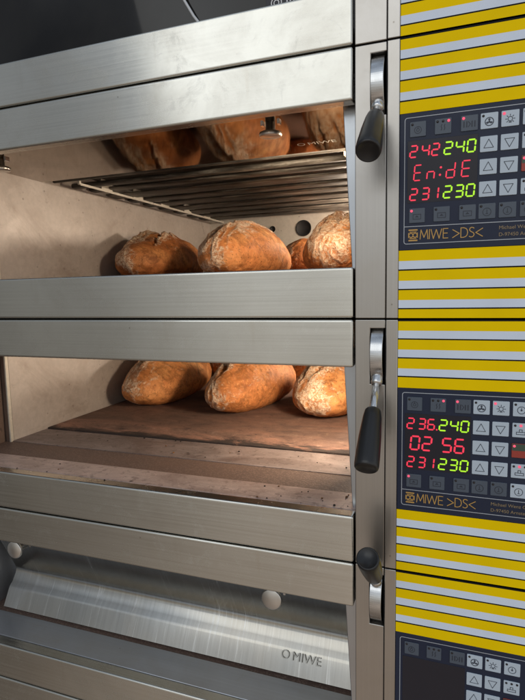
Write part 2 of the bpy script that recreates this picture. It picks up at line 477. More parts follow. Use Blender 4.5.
def strokes(pr, text, x, z, h, w, m, gap=.17):
    for ch in text:
        gw, ps = GL[ch]
        for p in ps: pr.path([(x + a * h * .93, z + b * h) for a, b in p], w, m)
        x += (gw + gap) * h * .93
    return x

def font_mesh(body, size):
    cu = bpy.data.curves.new('letters', 'FONT'); cu.body = body; cu.size = size
    o = bpy.data.objects.new('letters', cu); COL.objects.link(o)
    dg = bpy.context.evaluated_depsgraph_get()
    me = bpy.data.meshes.new_from_object(o.evaluated_get(dg))
    bpy.data.objects.remove(o); bpy.data.curves.remove(cu)
    return me

def letters(mb, body, size, mx, m):
    me = font_mesh(body, size)
    bm = bmesh.new(); bm.from_mesh(me); bpy.data.meshes.remove(me)
    mb.merge(bm, m, mx)
FRONT = lambda x, y, z: Matrix.Translation((x, y, z)) @ Matrix.Rotation(math.pi / 2, 4, 'X')

# ------------------------------------------------------------------ deck geometry
XL, XR = -.945, -.130          # the opening
CL, CR = -.930, -.148          # the chamber
PX0, PX1 = -.0712, .175        # control side
SZ, FZ, TZ = -.2830, -.2835, -.2800     # sill, landing, stone
BK = 1.228

def rail(name, root, z0, z1, dep):
    m = MB()
    m.box(-1.02, XR - .0012, -.003, dep, z0, z1, 'steel_rail', .0035, 4)
    return m.build(name, root)

def side_post(root):
    m = MB()
    x0, x1 = XR + .0012, -.0882
    s0, s1, sx = -.0125, -.0895, -.1085
    m.prism([(x0, 0, -.001), (x1, 0, -.001), (x1, 0, s0), (sx, 0, s0), (sx, 0, s1), (x1, 0, s1), (x1, 0, -H + .001), (x0, 0, -H + .001)],
            (0, .012, 0), 'steel_post', .0011, 2)
    m.box(XR + .0015, PX0 - .001, .0125, .30, -H + .001, -.001, 'gap_black')
    o = m.build('side_post', root)
    t = MB(); t.box(-.0873, PX0 - .0004, -.0012, .012, -H + .001, -.001, 'steel_post', .001, 2); t.build('post_trim', o)
    # lining of the slot
    sl = MB(); sl.box(sx - .001, -.0872, .0122, .0124, s1 - .001, s0 + .001, 'gap_black'); sl.build('lever_slot', o)
    return o

def lever(root, up, ang=44, s=.068):
    e = MB()
    px, py, pz = -.0985, .026, -.0505
    r = .041
    # the cam: a wheel segment whose rim shows in the slot
    n = 40
    pts = [(px - .0085, py - r * math.cos(t), pz + r * math.sin(t)) for t in [math.radians(-82 + 164 * k / n) for k in range(n + 1)]]
    e.prism(pts, (.0165, 0, 0), 'chrome_rim', .0008, 2)
    cam = e.build('lever', root)
    a = math.radians(ang)
    d = Vector((0, -math.cos(a), math.sin(a) if up else -math.sin(a)))
    p0 = Vector((px, py, pz))
    sh = MB(); sh.tube([(0, 0), (.0052, 0), (.0052, s + .008), (0, s + .008)], 'chrome', axis(p0 + d * .03, d), 20)
    sh.tube([(.0078, 0), (.0078, .012), (.0062, .015), (.0, .015)], 'chrome', axis(p0 + d * .0375, d), 20)
    sh.build('shaft', cam)
    g = MB()
    g.tube([(0, s), (.0092, s), (.0108, s + .0025), (.0122, s + .012), (.0142, s + .040), (.0152, s + .068), (.0152, s + .079), (.0146, s + .0825), (.0132, s + .084), (.0124, s + .0838), (.0120, s + .0832), (0, s + .0832)],
           'grip_plastic', axis(p0 + d * 0, d), 40)
    g.build('grip', cam)

m_, nt_, b_ = new_mat('chrome_rim')
b_.inputs['Metallic'].default_value = 1; b_.inputs['Base Color'].default_value = (.58, .59, .60, 1); b_.inputs['Anisotropic'].default_value = .6
_g = noise_tex(nt_, mapped(nt_, (300, 12, 12)), 1, 3)
L(nt_, mathn(nt_, 'ADD', mathn(nt_, 'MULTIPLY', _g, .18), .16), b_.inputs['Roughness'])
_t = N(nt_, 'ShaderNodeCombineXYZ'); _t.inputs[0].default_value = 1; L(nt_, _t.outputs[0], b_.inputs['Tangent'])

UP = [(-.0008, -.0030, 'stripe_black'), (-.0030, -.0155, 'stripe_yellow'), (-.0155, -.0257, 'stripe_white'), (-.0257, -.0275, 'stripe_black'), (-.0275, -.0408, 'stripe_yellow'), (-.0408, -.0511, 'stripe_white'),
      (-.0511, -.0529, 'stripe_black'), (-.0529, -.0663, 'stripe_yellow'), (-.0663, -.0763, 'stripe_white'), (-.0763, -.0782, 'stripe_black'), (-.0782, -.0925, 'stripe_yellow')]
LO = [(-.2640, -.2775, 'stripe_yellow'), (-.2775, -.2882, 'stripe_white'), (-.2882, -.2901, 'stripe_black'), (-.2901, -.3032, 'stripe_yellow'), (-.3032, -.3137, 'stripe_white'), (-.3137, -.3155, 'stripe_black'),
      (-.3155, -.3285, 'stripe_yellow'), (-.3285, -.3389, 'stripe_white'), (-.3389, -.3407, 'stripe_black'), (-.3407, -.3522, 'stripe_yellow')]

def striped(root, rows):
    m = MB()
    zs = [rows[0][0]] + [r[1] for r in rows]
    y = -.0008
    for a, b, k in rows: m.face([(PX0, y, b), (PX1, y, b), (PX1, y, a), (PX0, y, a)], k)
    m.box(PX0, PX1, y + .0004, .02, zs[-1] + .0002, zs[0] - .0002, 'stripe_black')
    m.build('striped_panel', root)

BW, BH = .0203, .0192
ROWS = [-.1040, -.1310, -.1577, -.1843, -.2107]
CX = [-.0590, -.0290, .0015, .0239, .0469, .0703]

def button(parent, x, zt, face, icon, leds):
    m = MB(); pr = Print(m, -.0026)
    dim = face == 'key_dark'
    ink = 'icon_dim' if dim else 'icon'
    m.prism([(x + .001, -.0012, zt - BH + .0004), (x + BW - .001, -.0012, zt - BH + .0004), (x + BW - .0004, -.0012, zt - BH + .001), (x + BW - .0004, -.0012, zt - .001), (x + BW - .001, -.0012, zt - .0004), (x + .001, -.0012, zt - .0004), (x + .0004, -.0012, zt - .001), (x + .0004, -.0012, zt - BH + .001)],
            (0, -.0012, 0), face, .0003, 1)
    if face == 'key_red':
        pr.rrect(x + .0008, x + BW - .0008, zt - BH * .5, zt - .0008, .001, 'key_green')
    c = (x + BW / 2, zt - BH * .56)
    w = .00075
    if icon == 'up': pr.path([(c[0] - .0054, c[1] - .0034), (c[0] + .0054, c[1] - .0034), (c[0], c[1] + .0066)], .0007, ink, True)
    elif icon == 'down': pr.path([(c[0] - .0054, c[1] + .0050), (c[0] + .0054, c[1] + .0050), (c[0], c[1] - .0050)], .0007, ink, True)
    elif icon == 'clock':
        pr.ring(c, .0042, w, ink); pr.ring(c, .0017, w, ink); pr.line((c[0], c[1] + .002), (c[0], c[1] + .0042), w, ink)
    elif icon == 'fan':
        pr.ring(c, .0047, .0010, ink); pr.disc((c[0], c[1]), .0011, ink)
        for a in (90, 210, 330):
            t = math.radians(a); pr.disc((c[0] + .0024 * math.cos(t), c[1] + .0024 * math.sin(t)), .0013, ink)
        pr.line((c[0] - .0046, c[1] - .0012), (c[0] + .0046, c[1] - .0012), w, ink)
    elif icon == 'lamp':
        pr.ring((c[0], c[1] + .0004), .0025, w, ink); pr.line((c[0] - .0012, c[1] - .0034), (c[0] + .0012, c[1] - .0034), .0012, ink)
        for a in (0, 45, 90, 135, 180, 225, 315):
            t = math.radians(a); pr.line((c[0] + .0036 * math.cos(t), c[1] + .0004 + .0036 * math.sin(t)), (c[0] + .0052 * math.cos(t), c[1] + .0004 + .0052 * math.sin(t)), w, ink)
    elif icon == 'dot': pr.ring(c, .0046, w, ink); pr.disc(c, .0012, ink); pr.line((c[0], c[1]), (c[0], c[1] + .003), w, ink)
    elif icon == 'steam':
        for dx in (-.0022, .0014): pr.path([(c[0] + dx, c[1] - .0036), (c[0] + dx + .0008, c[1] - .0012), (c[0] + dx, c[1] + .0010), (c[0] + dx + .0008, c[1] + .0032)], .0009, ink)
    elif icon == 'heat':
        for dx in (-.0062, -.0030, .0030, .0062): pr.line((c[0] + dx, c[1] - .0034), (c[0] + dx, c[1] + .0030), .0013, ink)
        pr.path([(c[0] - .0014, c[1] + .003), (c[0] + .0012, c[1]), (c[0] - .0012, c[1] - .0034)], .0008, ink)
    elif icon == 'tray':
        pr.path([(c[0] - .0048, c[1] + .0026), (c[0] + .0048, c[1] + .0026), (c[0] + .0048, c[1] - .0034), (c[0] - .0048, c[1] - .0034)], w, ink, True)
        pr.poly([(c[0] - .0024, c[1] - .0012), (c[0] + .0024, c[1] - .0012), (c[0], c[1] + .0014)], ink)
    elif icon == 'timer': pr.ring(c, .0047, w, ink); pr.line((c[0], c[1] - .002), (c[0], c[1] + .0026), w, ink); pr.line((c[0] - .0012, c[1] - .002), (c[0] + .0012, c[1] - .002), w, ink)
    elif icon == 'pot':
        pr.path([(c[0] - .0050, c[1] - .0042), (c[0] + .0050, c[1] - .0042), (c[0] + .0050, c[1] - .0012), (c[0] - .0050, c[1] - .0012)], w, ink, True)
        pr.path([(c[0] - .0016, c[1] - .0012), (c[0] - .0016, c[1] + .002), (c[0] + .0016, c[1] + .002), (c[0] + .0016, c[1] - .0012)], w, ink)
    n = len(leds)
    xs = [x + .0034] if n == 1 else [x + .0036 + (BW - .0072) * k / (n - 1) for k in range(n)]
    for lx, on in zip(xs, leds):
        m.tube([(.0017 if on else .0015, 0), (.0017 if on else .0015, .0004), (.0010, .0008), (0, .0010)], 'led_red' if on else 'led_off', axis((lx, -.0024, zt - .0037), (0, -1, 0)), 14)
    m.build('button', parent)

def control_panel(root, mode):
    m = MB(); pr = Print(m, -.0016)
    m.box(PX0, PX1, -.0012, .018, -.2638, -.0927, 'membrane', .0006, 1)
    # printed frame
    x0, x1, z1, z0, r = -.0648, .166, -.0988, -.2558, .003
    pts = []
    for cx, cz, a in ((x1 - r, z1 - r, 0), (x0 + r, z1 - r, 90), (x0 + r, z0 + r, 180), (x1 - r, z0 + r, 270)):
        for k in range(5):
            t = math.radians(a + k * 22.5); pts.append((cx + r * math.cos(t), cz + r * math.sin(t)))
    pr.path(pts, .0009, 'frame_line', True)
    pr.line((x0, -.2338), (x1, -.2350), .0009, 'frame_line')
    cp = m.build('control_panel', root)
    w = MB(); w.box(-.0612, .0222, -.0016, -.0012, -.2045, -.1270, 'display_window', .0002, 1); w.build('display', cp)
    on = mode != 'off'
    ld = lambda *a: [bool(v) and on for v in a]
    D, Lt = 'key_dark', 'key_light'
    spec = [(0, 0, D, 'clock', ld(0)), (1, 0, D, 'steam', ld(0, 0, 1)), (2, 0, D, 'heat', ld(1)), (3, 0, Lt, 'fan', ld(0)), (4, 0, Lt, 'lamp', ld(1)), (5, 0, Lt, 'dot', ld(0)),
            (0, 4, D, 'tray', ld(1)), (1, 4, D, 'tray', ld(0)), (2, 4, D, 'tray', ld(0)), (3, 4, D, 'timer', ld(0)), (4, 4, D, 'timer', ld(0)), (5, 4, Lt if mode == 'low' else D, 'timer', ld(0)),
            (5, 1, Lt, 'pot', ld(0, 1, 0)), (5, 2, 'key_red', '', ld(1)), (5, 3, Lt, 'pot', ld(0, 1, 0))]
    for rr in (1, 2, 3): spec += [(3, rr, Lt, 'up', []), (4, rr, Lt, 'down', [])]
    if mode == 'off': spec = [s for s in spec if s[1] < 5]
    for c, r_, f, ic, le in spec: button(cp, CX[c], ROWS[r_], f, ic, le)
    if on:
        def readout(draw):
            q = MB(); draw(Print(q, -.0019)); q.build('readout', cp)
        RX, GX = [-.0585, -.0438, -.0320], [-.0172, -.0035, .0095]
        a, bb = ('242', '231') if mode == 'up' else ('236', '231')
        tk = .0019
        readout(lambda p: (digits(p, a, RX, -.1336, -.1475, .0082, tk, 'seg_red'), mode == 'low' and p.disc((-.0202, -.1472), .0011, 'seg_red')))
        readout(lambda p: digits(p, '240', GX, -.1334, -.1477, .0088, tk, 'seg_green'))
        if mode == 'up':
            readout(lambda p: (digits(p, 'En', [-.0535, -.0375], -.1578, -.1765, .0085, .0016, 'seg_red'), digits(p, 'dE', [-.0145, .0035], -.1578, -.1765, .0095, .0016, 'seg_red'),
                               p.disc((-.0206, -.1630), .0014, 'seg_red'), p.disc((-.0216, -.1720), .0014, 'seg_red')))
        else:
            readout(lambda p: digits(p, '0256', [-.0540, -.0385, -.0132, .0022], -.1582, -.1765, .0108, .0023, 'seg_red'))
        readout(lambda p: digits(p, bb, [-.0580, -.0435, -.0322], -.1868, -.2008, .0082, tk, 'seg_red'))
        readout(lambda p: digits(p, '230', GX, -.1866, -.2008, .0088, tk, 'seg_green'))
    t = MB(); p = Print(t, -.0016)
    strokes(p, 'MIWE', -.0447, -.2505, .0118, .0010, 'gold_print'); strokes(p, '>DS<', -.0052, -.2508, .0118, .0010, 'gold_print')
    letters(t, 'Michael Wenz GmbH', .0062, FRONT(.0480, -.0017, -.2433), 'gold_dim'); letters(t, 'D-97450 Arnstein', .0062, FRONT(.0480, -.0017, -.2516), 'gold_dim')
    t.build('lettering', cp)
    e = MB(); p = Print(e, -.0016)
    ex, ez = -.0535, -.2450
    for s in (1, -1):
        p.poly([(ex - .0056, ez + s * .0066 - .0009), (ex + .0056, ez + s * .0066 - .0009), (ex + .0056, ez + s * .0066 + .0009), (ex - .0056, ez + s * .0066 + .0009)], 'gold_print')
        p.ring((ex + s * .0026, ez), .0026, .0011, 'gold_print')
        p.line((ex + s * .0055, ez - .0030), (ex + s * .0055, ez + .0030), .0010, 'gold_print')
        p.line((ex - .0040, ez + s * .0040), (ex + .0040, ez + s * .0040), .0010, 'gold_print')
    e.build('emblem', cp)

def jamb(root, side, lm='chamber_frame'):
    m = MB()
    if side == 'r':
        m.prism([(XR + .004, .030, -.045), (-.1518, .030, -.045), (-.1385, .030, SZ - .001), (XR + .004, .030, SZ - .001)], (0, .004, 0), 'steel_jamb', .001, 2)
        m.box(XR + .0005, XR + .004, .0345, .166, -.32, -.02, 'steel_jamb')
        m.build('door_jamb', root)
    else:
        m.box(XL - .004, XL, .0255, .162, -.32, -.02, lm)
        m.box(XL + .0002, CL - .0042, .1615, .168, -.32, -.02, lm, .001, 1)
        m.box(CL - .0035, CL + .0010, .1605, .1695, -.30, -.02, 'bracket_steel', .001, 1)
        m.build('door_jamb', root)

def chamber(root, closed=False):
    m = MB()
    fl = -.305
    m.box(CL - .02, CL, .1702, BK + .02, fl, -.006, 'chamber_enamel')
    m.box(CR, CR + .012, .1702, BK + .02, fl, -.006, 'chamber_enamel')
    m.box(CL + .0005, CR - .0005, BK, BK + .02, fl, -.006, 'chamber_back')
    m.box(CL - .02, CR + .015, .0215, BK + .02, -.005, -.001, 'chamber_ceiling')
    o = m.build('chamber', root)
    for x, z, r in ((-.542, -.0860, .0300), (-.665, -.0825, .0115)):
        b = MB()
        b.tube([(0, 0), (r * .86, 0), (r * .9, .003), (r, .003), (r, 0)], 'gap_black', axis((x, BK - .0006, z), (0, -1, 0)), 32)
        b.build('vent', o)

def floor(root, sm):
    m = MB(); m.box(XL, XR, .0205, .0845, SZ - .02, SZ, sm, .0008, 1)
    m.box(XL, XR, .1655, .2715, FZ - .002, FZ, 'steel_ledge' if sm == 'steel_ledge' else 'worn_landing', .0008, 1)
    o = m.build('sill', root)
    r = MB(); r.box(XL, XR, .0848, .1652, SZ - .02, SZ - .0020, 'perforated_riser'); r.build('crumb_channel', o)
    s = MB(); s.box(CL + .001, CR - .001, .2735, BK - .002, TZ - .02, TZ, 'baking_stone', .0025, 2); s.build('baking_stone', root, off=(0, .42, TZ))

def elements(root):
    zc = -.036
    for y, hw, hh in ((.352, .006, .005), (.425, .011, .006), (.500, .017, .0045), (.590, .034, .004), (.685, .026, .004), (.772, .030, .0035), (.868, .032, .0035), (.965, .032, .0035),
                  (1.062, .032, .0035), (1.160, .034, .0035)):
        m = MB()
        dz = random.uniform(-.0015, .0015)
        m.prism([(CL + .001, y + math.copysign(abs(math.cos(t)) ** .55, math.cos(t)) * hw, zc + dz + math.sin(t) * hh) for t in [2 * math.pi * (k + .5) / 20 for k in range(20)]], (CR - CL - .002, 0, 0), 'element_steel', 0, 1, True)
        m.build('heating_element', root)
    for x in (-.868, -.215):
        m = MB()
        top, bot = zc + .018, zc - .0125
        b2 = bot + .0055
        pts = [(x, .372, bot), (x, 1.222, bot), (x, 1.222, b2)]
        for lo, hi in ((1.065, 1.085), (.915, .935), (.765, .785), (.615, .635), (.470, .487)):
            pts += [(x, hi + .012, b2), (x, hi + .012, top), (x, lo - .016, top), (x, lo - .016, b2)]
        pts += [(x, .372, b2)]
        m.prism(pts, (.002, 0, 0), 'bracket_steel')
        m.box(x - .002, x + .004, .364, .3715, bot + .001, top + .008, 'bracket_steel', .0008, 1)
        m.build('element_bracket', root)

def door(root, profile, mat, kn, text, name='door'):
    """profile: hinge, crease, free edge as (y, z); kn: knob seat (y, z), normal, stem"""
    m = MB(); th = .003
    x0, x1 = XL + .006, XR - .008
    if mat == 'door_steel': x0 = -.918
    pts = []
    P = [Vector(p) for p in profile]
    bend = 1 if mat == 'door_steel' else 0
    # rounded crease
    q = [P[0]]
    a, b, c = P
    for k in range(7):
        t = k / 6; r = .25
        s = a.lerp(b, .93); e = b.lerp(c, .12)
        q.append(s.lerp(b, t).lerp(b.lerp(e, t), t))
    q.insert(1, a.lerp(b, .90)); q.append(b.lerp(c, .18)); q += [b.lerp(c, .34), b.lerp(c, .42) + Vector((-.0045, -.0008)) * bend, b.lerp(c, .50) + Vector((-.0044, -.0006)) * bend]; q.append(c)
    n = len(q)
    nr = []
    for i in range(n):
        d = (q[min(i + 1, n - 1)] - q[max(i - 1, 0)]).normalized(); nr.append(Vector((-d.y, d.x)))
    if nr[0].x < 0 or mat != 'door_steel': nr = [v if v.y > 0 or mat == 'door_steel' else -v for v in nr]
    if mat == 'door_steel': nr = [v if v.x > 0 else -v for v in nr]
    bk = [p + v * th for p, v in zip(q, nr)]
    for line, sm in ((q, True), (bk, True)):
        vs = [(m.bm.verts.new((x0, p.x, p.y)), m.bm.verts.new((x1, p.x, p.y))) for p in line]
        for (a0, a1), (b0, b1) in zip(vs, vs[1:]):
            fc = m.bm.faces.new((a0, a1, b1, b0)); fc.material_index = m.mi(mat); fc.smooth = sm
    for k in (0, -1): m.face([(x0, q[k].x, q[k].y), (x1, q[k].x, q[k].y), (x1, bk[k].x, bk[k].y), (x0, bk[k].x, bk[k].y)], mat)
    for xx in (x0, x1):
        for i in range(n - 1): m.face([(xx, q[i].x, q[i].y), (xx, q[i + 1].x, q[i + 1].y), (xx, bk[i + 1].x, bk[i + 1].y), (xx, bk[i].x, bk[i].y)], mat)
    o = m.build(name, root)
    for x in (-.285, -.850):
        k = MB(); d = Vector(kn[1])
        p = Vector((x, kn[0][0], kn[0][1]))
        st = kn[2]
        k.tube([(0, 0), (.008, 0), (.008, st), (.0135, st + .001), (.0178, st + .003), (.0185, st + .006), (.0178, st + .0085), (.0165, st + .0092), (0, st + .0096)], 'knob_steel', axis(p, d), 36)
        k.box(x - .016, x - .012, p.y - .002, p.y + .008, p.z - .004, p.z + .014, 'chrome'); k.box(x + .012, x + .016, p.y - .002, p.y + .008, p.z - .004, p.z + .014, 'chrome')
        k.build('knob', o)
    if text:
        y, z, tilt, flip = text
        t = MB()
        mx = Matrix.Translation((-.262, y, z)) @ Matrix.Rotation(tilt, 4, 'X')
        letters(t, 'MIWE', .021, mx, 'emboss')
        p = Print(t, 0)
        bm = bmesh.new()
        for k in range(16):
            a0, a1 = 2 * math.pi * k / 16, 2 * math.pi * (k + 1) / 16
            bm.faces.new([bm.verts.new((-.012 + r * math.cos(a), .0075 + r * math.sin(a), 0)) for r, a in ((.0058, a0), (.0074, a0), (.0074, a1), (.0058, a1))])
        t.merge(bm, 'emboss', mx)
        t.build('lettering', o)
    return o

def lamp(root, zl):
    m = MB(); m.tube([(.026, 0), (.026, .004), (.022, .006), (.014, .011), (0, .013)], 'bulb', axis((CR - .0005, .97, zl), (-1, 0, 0)), 28)
    m.build('oven_lamp', root)

def casing(root, back=True):
    m = MB()
    m.box(PX0, PX1 - .001,   .0205, BK + .05, -H + .002, -.002, 'gap_black')
    m.box(-1.03, XL - .0045, .021, BK + .05, -H + .002, -.002, 'gap_black')
    m.box(-1.0, XR, BK + .021, BK + .05, -H + .002, -.002, 'gap_black')
    m.box(XL - .004, XR, .021, BK + .02, -H + .003, -.3215, 'gap_black')
    m.build('casing', root)

T2 = .310
TOPS = {1: T2 + H, 2: T2, 3: T2 - H, 4: T2 - 2 * H, 5: T2 - 3 * H}
LABELS = {1: 'topmost steel oven deck, shut behind dark glass with a small black badge',
          2: 'oven deck whose control display reads En:dE, loaves level with its lower rail',
          3: 'oven deck with 02 56 on its display and its reddish baking stone in view',
          4: 'shut oven deck with its lever raised and its control display switched off',
          5: 'lowest oven deck, only the top rail showing at the bottom left corner'}

def deck(i):
    root = empty('oven_deck', (OX, 0, TOPS[i] - H + ZB))
    tag(root, LABELS[i], 'oven', 'oven decks stacked in one tower')
    rail('upper_rail', root, -.0670, -.0008, .020)
    if i == 5:
        side_post(root); striped(root, UP); casing(root); control_panel(root, 'off'); return root
    rail('lower_rail', root, -H + .0016, SZ, .020)
    side_post(root); striped(root, UP); striped(root, LO); casing(root)
    if i == 1:
        m = MB(); m.box(XL, XR - .002, .006, .014, -.30, -.05, 'dark_glass', .0006, 1); o = m.build('glass_door', root)
        b = MB(); b.box(-.251, -.140, .0048, .0058, -.2900, -.2660, 'display_window', .0002, 1)
        p = Print(b, .0045)
        p.ring((-.2360, -.2785), .0072, .0013, 'white_print', 24); p.ring((-.2360, -.2785), .0035, .0012, 'white_print', 16)
        letters(b, 'MIWE', .0175, FRONT(-.2230, .0044, -.2850), 'white_print')
        b.build('badge', o)
        control_panel(root, 'off'); lever(root, False)
        return root
    control_panel(root, {2: 'up', 3: 'low', 4: 'off'}[i])
    lever(root, i == 4, {2: 43, 3: 46, 4: 44}[i], {2: .069, 3: .092, 4: .067}[i])
    jamb(root, 'l', 'steel_ledge' if i == 4 else 'chamber_frame'); jamb(root, 'r')
    chamber(root); floor(root, 'steel_ledge' if i == 4 else 'worn_sill')
    if i < 4:
        elements(root)
        lamp(root, TZ + .212)
    if i == 2:
        door(root, DOOR_OPEN, 'door_tinted_steel', ((.112, -.0446), (0, .03, -1), .013), (.262, -.0464, math.radians(180 - 2), True))
    if i == 4:
        door(root, DOOR_SHUT, 'door_steel', ((.1015, -.131), (0, -1, .05), .022), (.1036, -.2590, math.radians(62), False))
    return root

DOOR_OPEN = [(.030, -.0440), (.160, -.0450), (.312, -.0464)]
DOOR_SHUT = [(.068, -.0600), (.139, -.2170), (.0950, -.2815)]

def shift(root):
    """part meshes were written in deck coordinates: move them under the deck's base point"""
    for c in root.children:
        c.location = c.location + Vector((-OX, 0, H))
for i in (1, 2, 3, 4, 5):
    r = deck(i); shift(r)
for o in COL.objects:
    if o.name.startswith('baking_stone'): o.location = o.location + Vector((0, .42, TZ))

# ------------------------------------------------------------------ loaves
def sstep(a, b, x):
    t = max(0.0, min(1.0, (x - a) / (b - a))); return t * t * (3 - 2 * t)

def loaf(label, x, y, zs, w, l, h, rot, seed, mat='crust', slashes=((-.25, .5),), flour=.8, lumps=1.0, prof=(), peak=.15, fside=-.1):
    """a hearth loaf: flat base, blunt ends, torn slashes with a raised lip, flaky floured top"""
    NU, NV = 230, 168
    bm = bmesh.new()
    fa = bm.verts.layers.float.new('flour'); sa = bm.verts.layers.float.new('slash')
    so = Vector((seed * 3.1, seed * 1.7, seed * 2.3))
    cz = .36 * h
    rows = []
    for iu in range(NU + 1):
        th = math.pi * iu / NU
        row = []
        for iv in range(NV):
            ph = 2 * math.pi * iv / NV
            cu = math.cos(th); su = math.sin(th)
            yy = -math.copysign(abs(cu) ** .95, cu) * l / 2
            rr = su ** .84
            ca, sb = math.cos(ph), math.sin(ph)
            xx = math.copysign(abs(ca) ** .92, ca) * rr * w / 2
            zz = (abs(sb) ** .92) * rr
            if sb >= 0:
                zz *= (h - cz) * (1 - peak * abs(ca) + peak * .3)
                t = yy / l
                zz *= 1 - .10 * sstep(-.05, -.45, t)
                for (c0, wd, am) in prof: zz *= 1 + am * math.exp(-((t - c0) / wd) ** 2)
            else: zz *= -cz * 1.25
            p = Vector((xx, yy, zz))
            d = Vector((xx / (w / 2), yy / (l / 2) * .55, zz / h)); d = d.normalized() if d.length > 1e-6 else Vector((0, -1, 0))
            up = max(0.0, d.z)
            n = noise.fractal(p * 8 + so, .9, 2.1, 3) * .0040 * lumps + noise.noise(p * 4.5 + so * 2) * .0065 * lumps + noise.fractal(p * 60 + so, .7, 2.1, 4) * .0011
            # flaky ridges running with the loaf where the flour lies
            q = Vector((xx * 34, yy * 11, zz * 26)) + so; q += Vector((noise.noise(q * .6), 0, 0)) * 1.6
            rid = (1 - abs(noise.noise(q))) ** 3
            side = sstep(.35, -.35, xx / (w / 2) - fside * 2 + .5 * noise.noise(p * 10 + so))
            fm = sstep(.12, .60, up + .55 * max(0.0, -d.y) + .26 * noise.noise(p * 13 + so)) * (.30 + .70 * side)
            n += (rid - .45) * .0040 * fm + .0009 * (noise.ridged_multi_fractal(p * 26 + so, .9, 2.0, 3, 1.0, 2.0) - 1)
            p = p + d * n
            sl = 0.0; edge = 0.0
            for (off, ang) in slashes:
                sd = xx / (w / 2) - off - ang * yy / (l / 2) + .16 * noise.noise(Vector((off * 9, yy * 16, seed))) + .09 * noise.noise(Vector((off * 5, yy * 60, seed))) + .04 * noise.noise(Vector((off * 5, yy * 190, seed)))
                lim = max(0.0, 1 - (abs(yy) / (l / 2) / .80) ** 6) * sstep(.30, .70, up)
                lip = sstep(-.02, .035, sd) * sstep(.34, .03, sd)
                gr = math.exp(-((sd + .075) / .07) ** 2)
                p.z += lim * (.0105 * lip - .0070 * gr) * (h / .13); edge = max(edge, lim * math.exp(-((sd - .07) / .09) ** 2))
                p.x -= lim * .003 * lip
                sl = max(sl, lim * math.exp(-((sd + .055) / .075) ** 2))
            if p.z < -cz: p.z = -cz + (p.z + cz) * .06
            v = bm.verts.new(p)
            v[fa] = max(0.0, min(1.0, fm * (.28 + .75 * rid) + 1.15 * edge)) * flour * (1 - .7 * sl); v[sa] = sl
            row.append(v)
        rows.append(row)
    for a, b in zip(rows, rows[1:]):
        for k in range(NV):
            f = bm.faces.new((a[k], a[(k + 1) % NV], b[(k + 1) % NV], b[k])); f.smooth = True
    bmesh.ops.remove_doubles(bm, verts=rows[0] + rows[-1], dist=1e-5)
    bmesh.ops.recalc_face_normals(bm, faces=bm.faces)
    zmin = min(v.co.z for v in bm.verts)
    for v in bm.verts: v.co.z -= zmin
    me = bpy.data.meshes.new('bread_loaf'); bm.to_mesh(me); bm.free()
    me.materials.append(MATS[mat])
    o = bpy.data.objects.new('bread_loaf', me); COL.objects.link(o)
    o.location = (x, y, zs + ZB + .0004); o.rotation_euler = (0, 0, math.radians(rot))
    tag(o, label, 'bread', 'loaves baking in the oven decks')
    return o

s2 = T2 + TZ; s3 = T2 - H + TZ
loaf('seeded brown loaf with a torn humped crust, beside the left wall of the upper chamber', -.832, .690, s2, .190, .43, .130, 6, 1, 'crust_dark', ((.15, -.55), (-.35, .25)), .85, 1.0, ((-.30, .10, -.04), (-.13, .07, .17), (.06, .08, -.10), (.27, .12, .12)), .10, .1)
loaf('round fronted loaf with a pale floured top, below the small vent in the upper chamber', -.552, .680, s2, .196, .43, .142, -3, 2, 'crust', ((.10, .25), (-.35, .35)), .95, .9, ((-.06, .18, .06),), .16, .15)
loaf('glowing golden loaf with a ragged floured crest, beside the door jamb in the upper chamber', -.280, .690, s2, .200, .42, .146, 2, 3, 'crust', ((-.10, .35), (-.50, .3), (.3, .3)), 1.0, 1.1, ((-.10, .16, .06),), .14, .2)
loaf('half hidden loaf behind the others, below the large round vent hole', -.492, 1.085, s2, .19, .28, .138, 0, 4, 'crust_dark', (), .8, .8)
loaf('long loaf with white floured slashes, beside the left wall on the reddish stone', -.832, .705, s3, .196, .46, .138, 5, 5, 'crust', ((-.55, .28), (-.20, .28), (.14, .25)), 1.0, .6, (), .22, .0)
loaf('broad blunt loaf between two others on the reddish stone, flaky floured front', -.538, .672, s3, .180, .43, .140, -5, 6, 'crust', ((-.32, .30), (.02, .28)), 1.0, .7, (), .20, .0)
loaf('brightly lit loaf on the reddish stone, cut off by the door jamb', -.300, .695, s3, .200, .44, .140, -5, 8, 'crust', ((-.45, .35), (-.10, .35), (.2, .3)), 1.0, .8, (), .2, .1)
loaf('back row loaf glimpsed between the slashed loaf and the broad blunt loaf', -.752, 1.075, s3, .19, .28, .140, 0, 9, 'crust', ((0, .3),), .7, .8)
loaf('back row loaf glimpsed between the broad blunt loaf and the jamb side loaf', -.462, 1.075, s3, .19, .28, .140, 0, 10, 'crust', ((0, .3),), .7, .8)

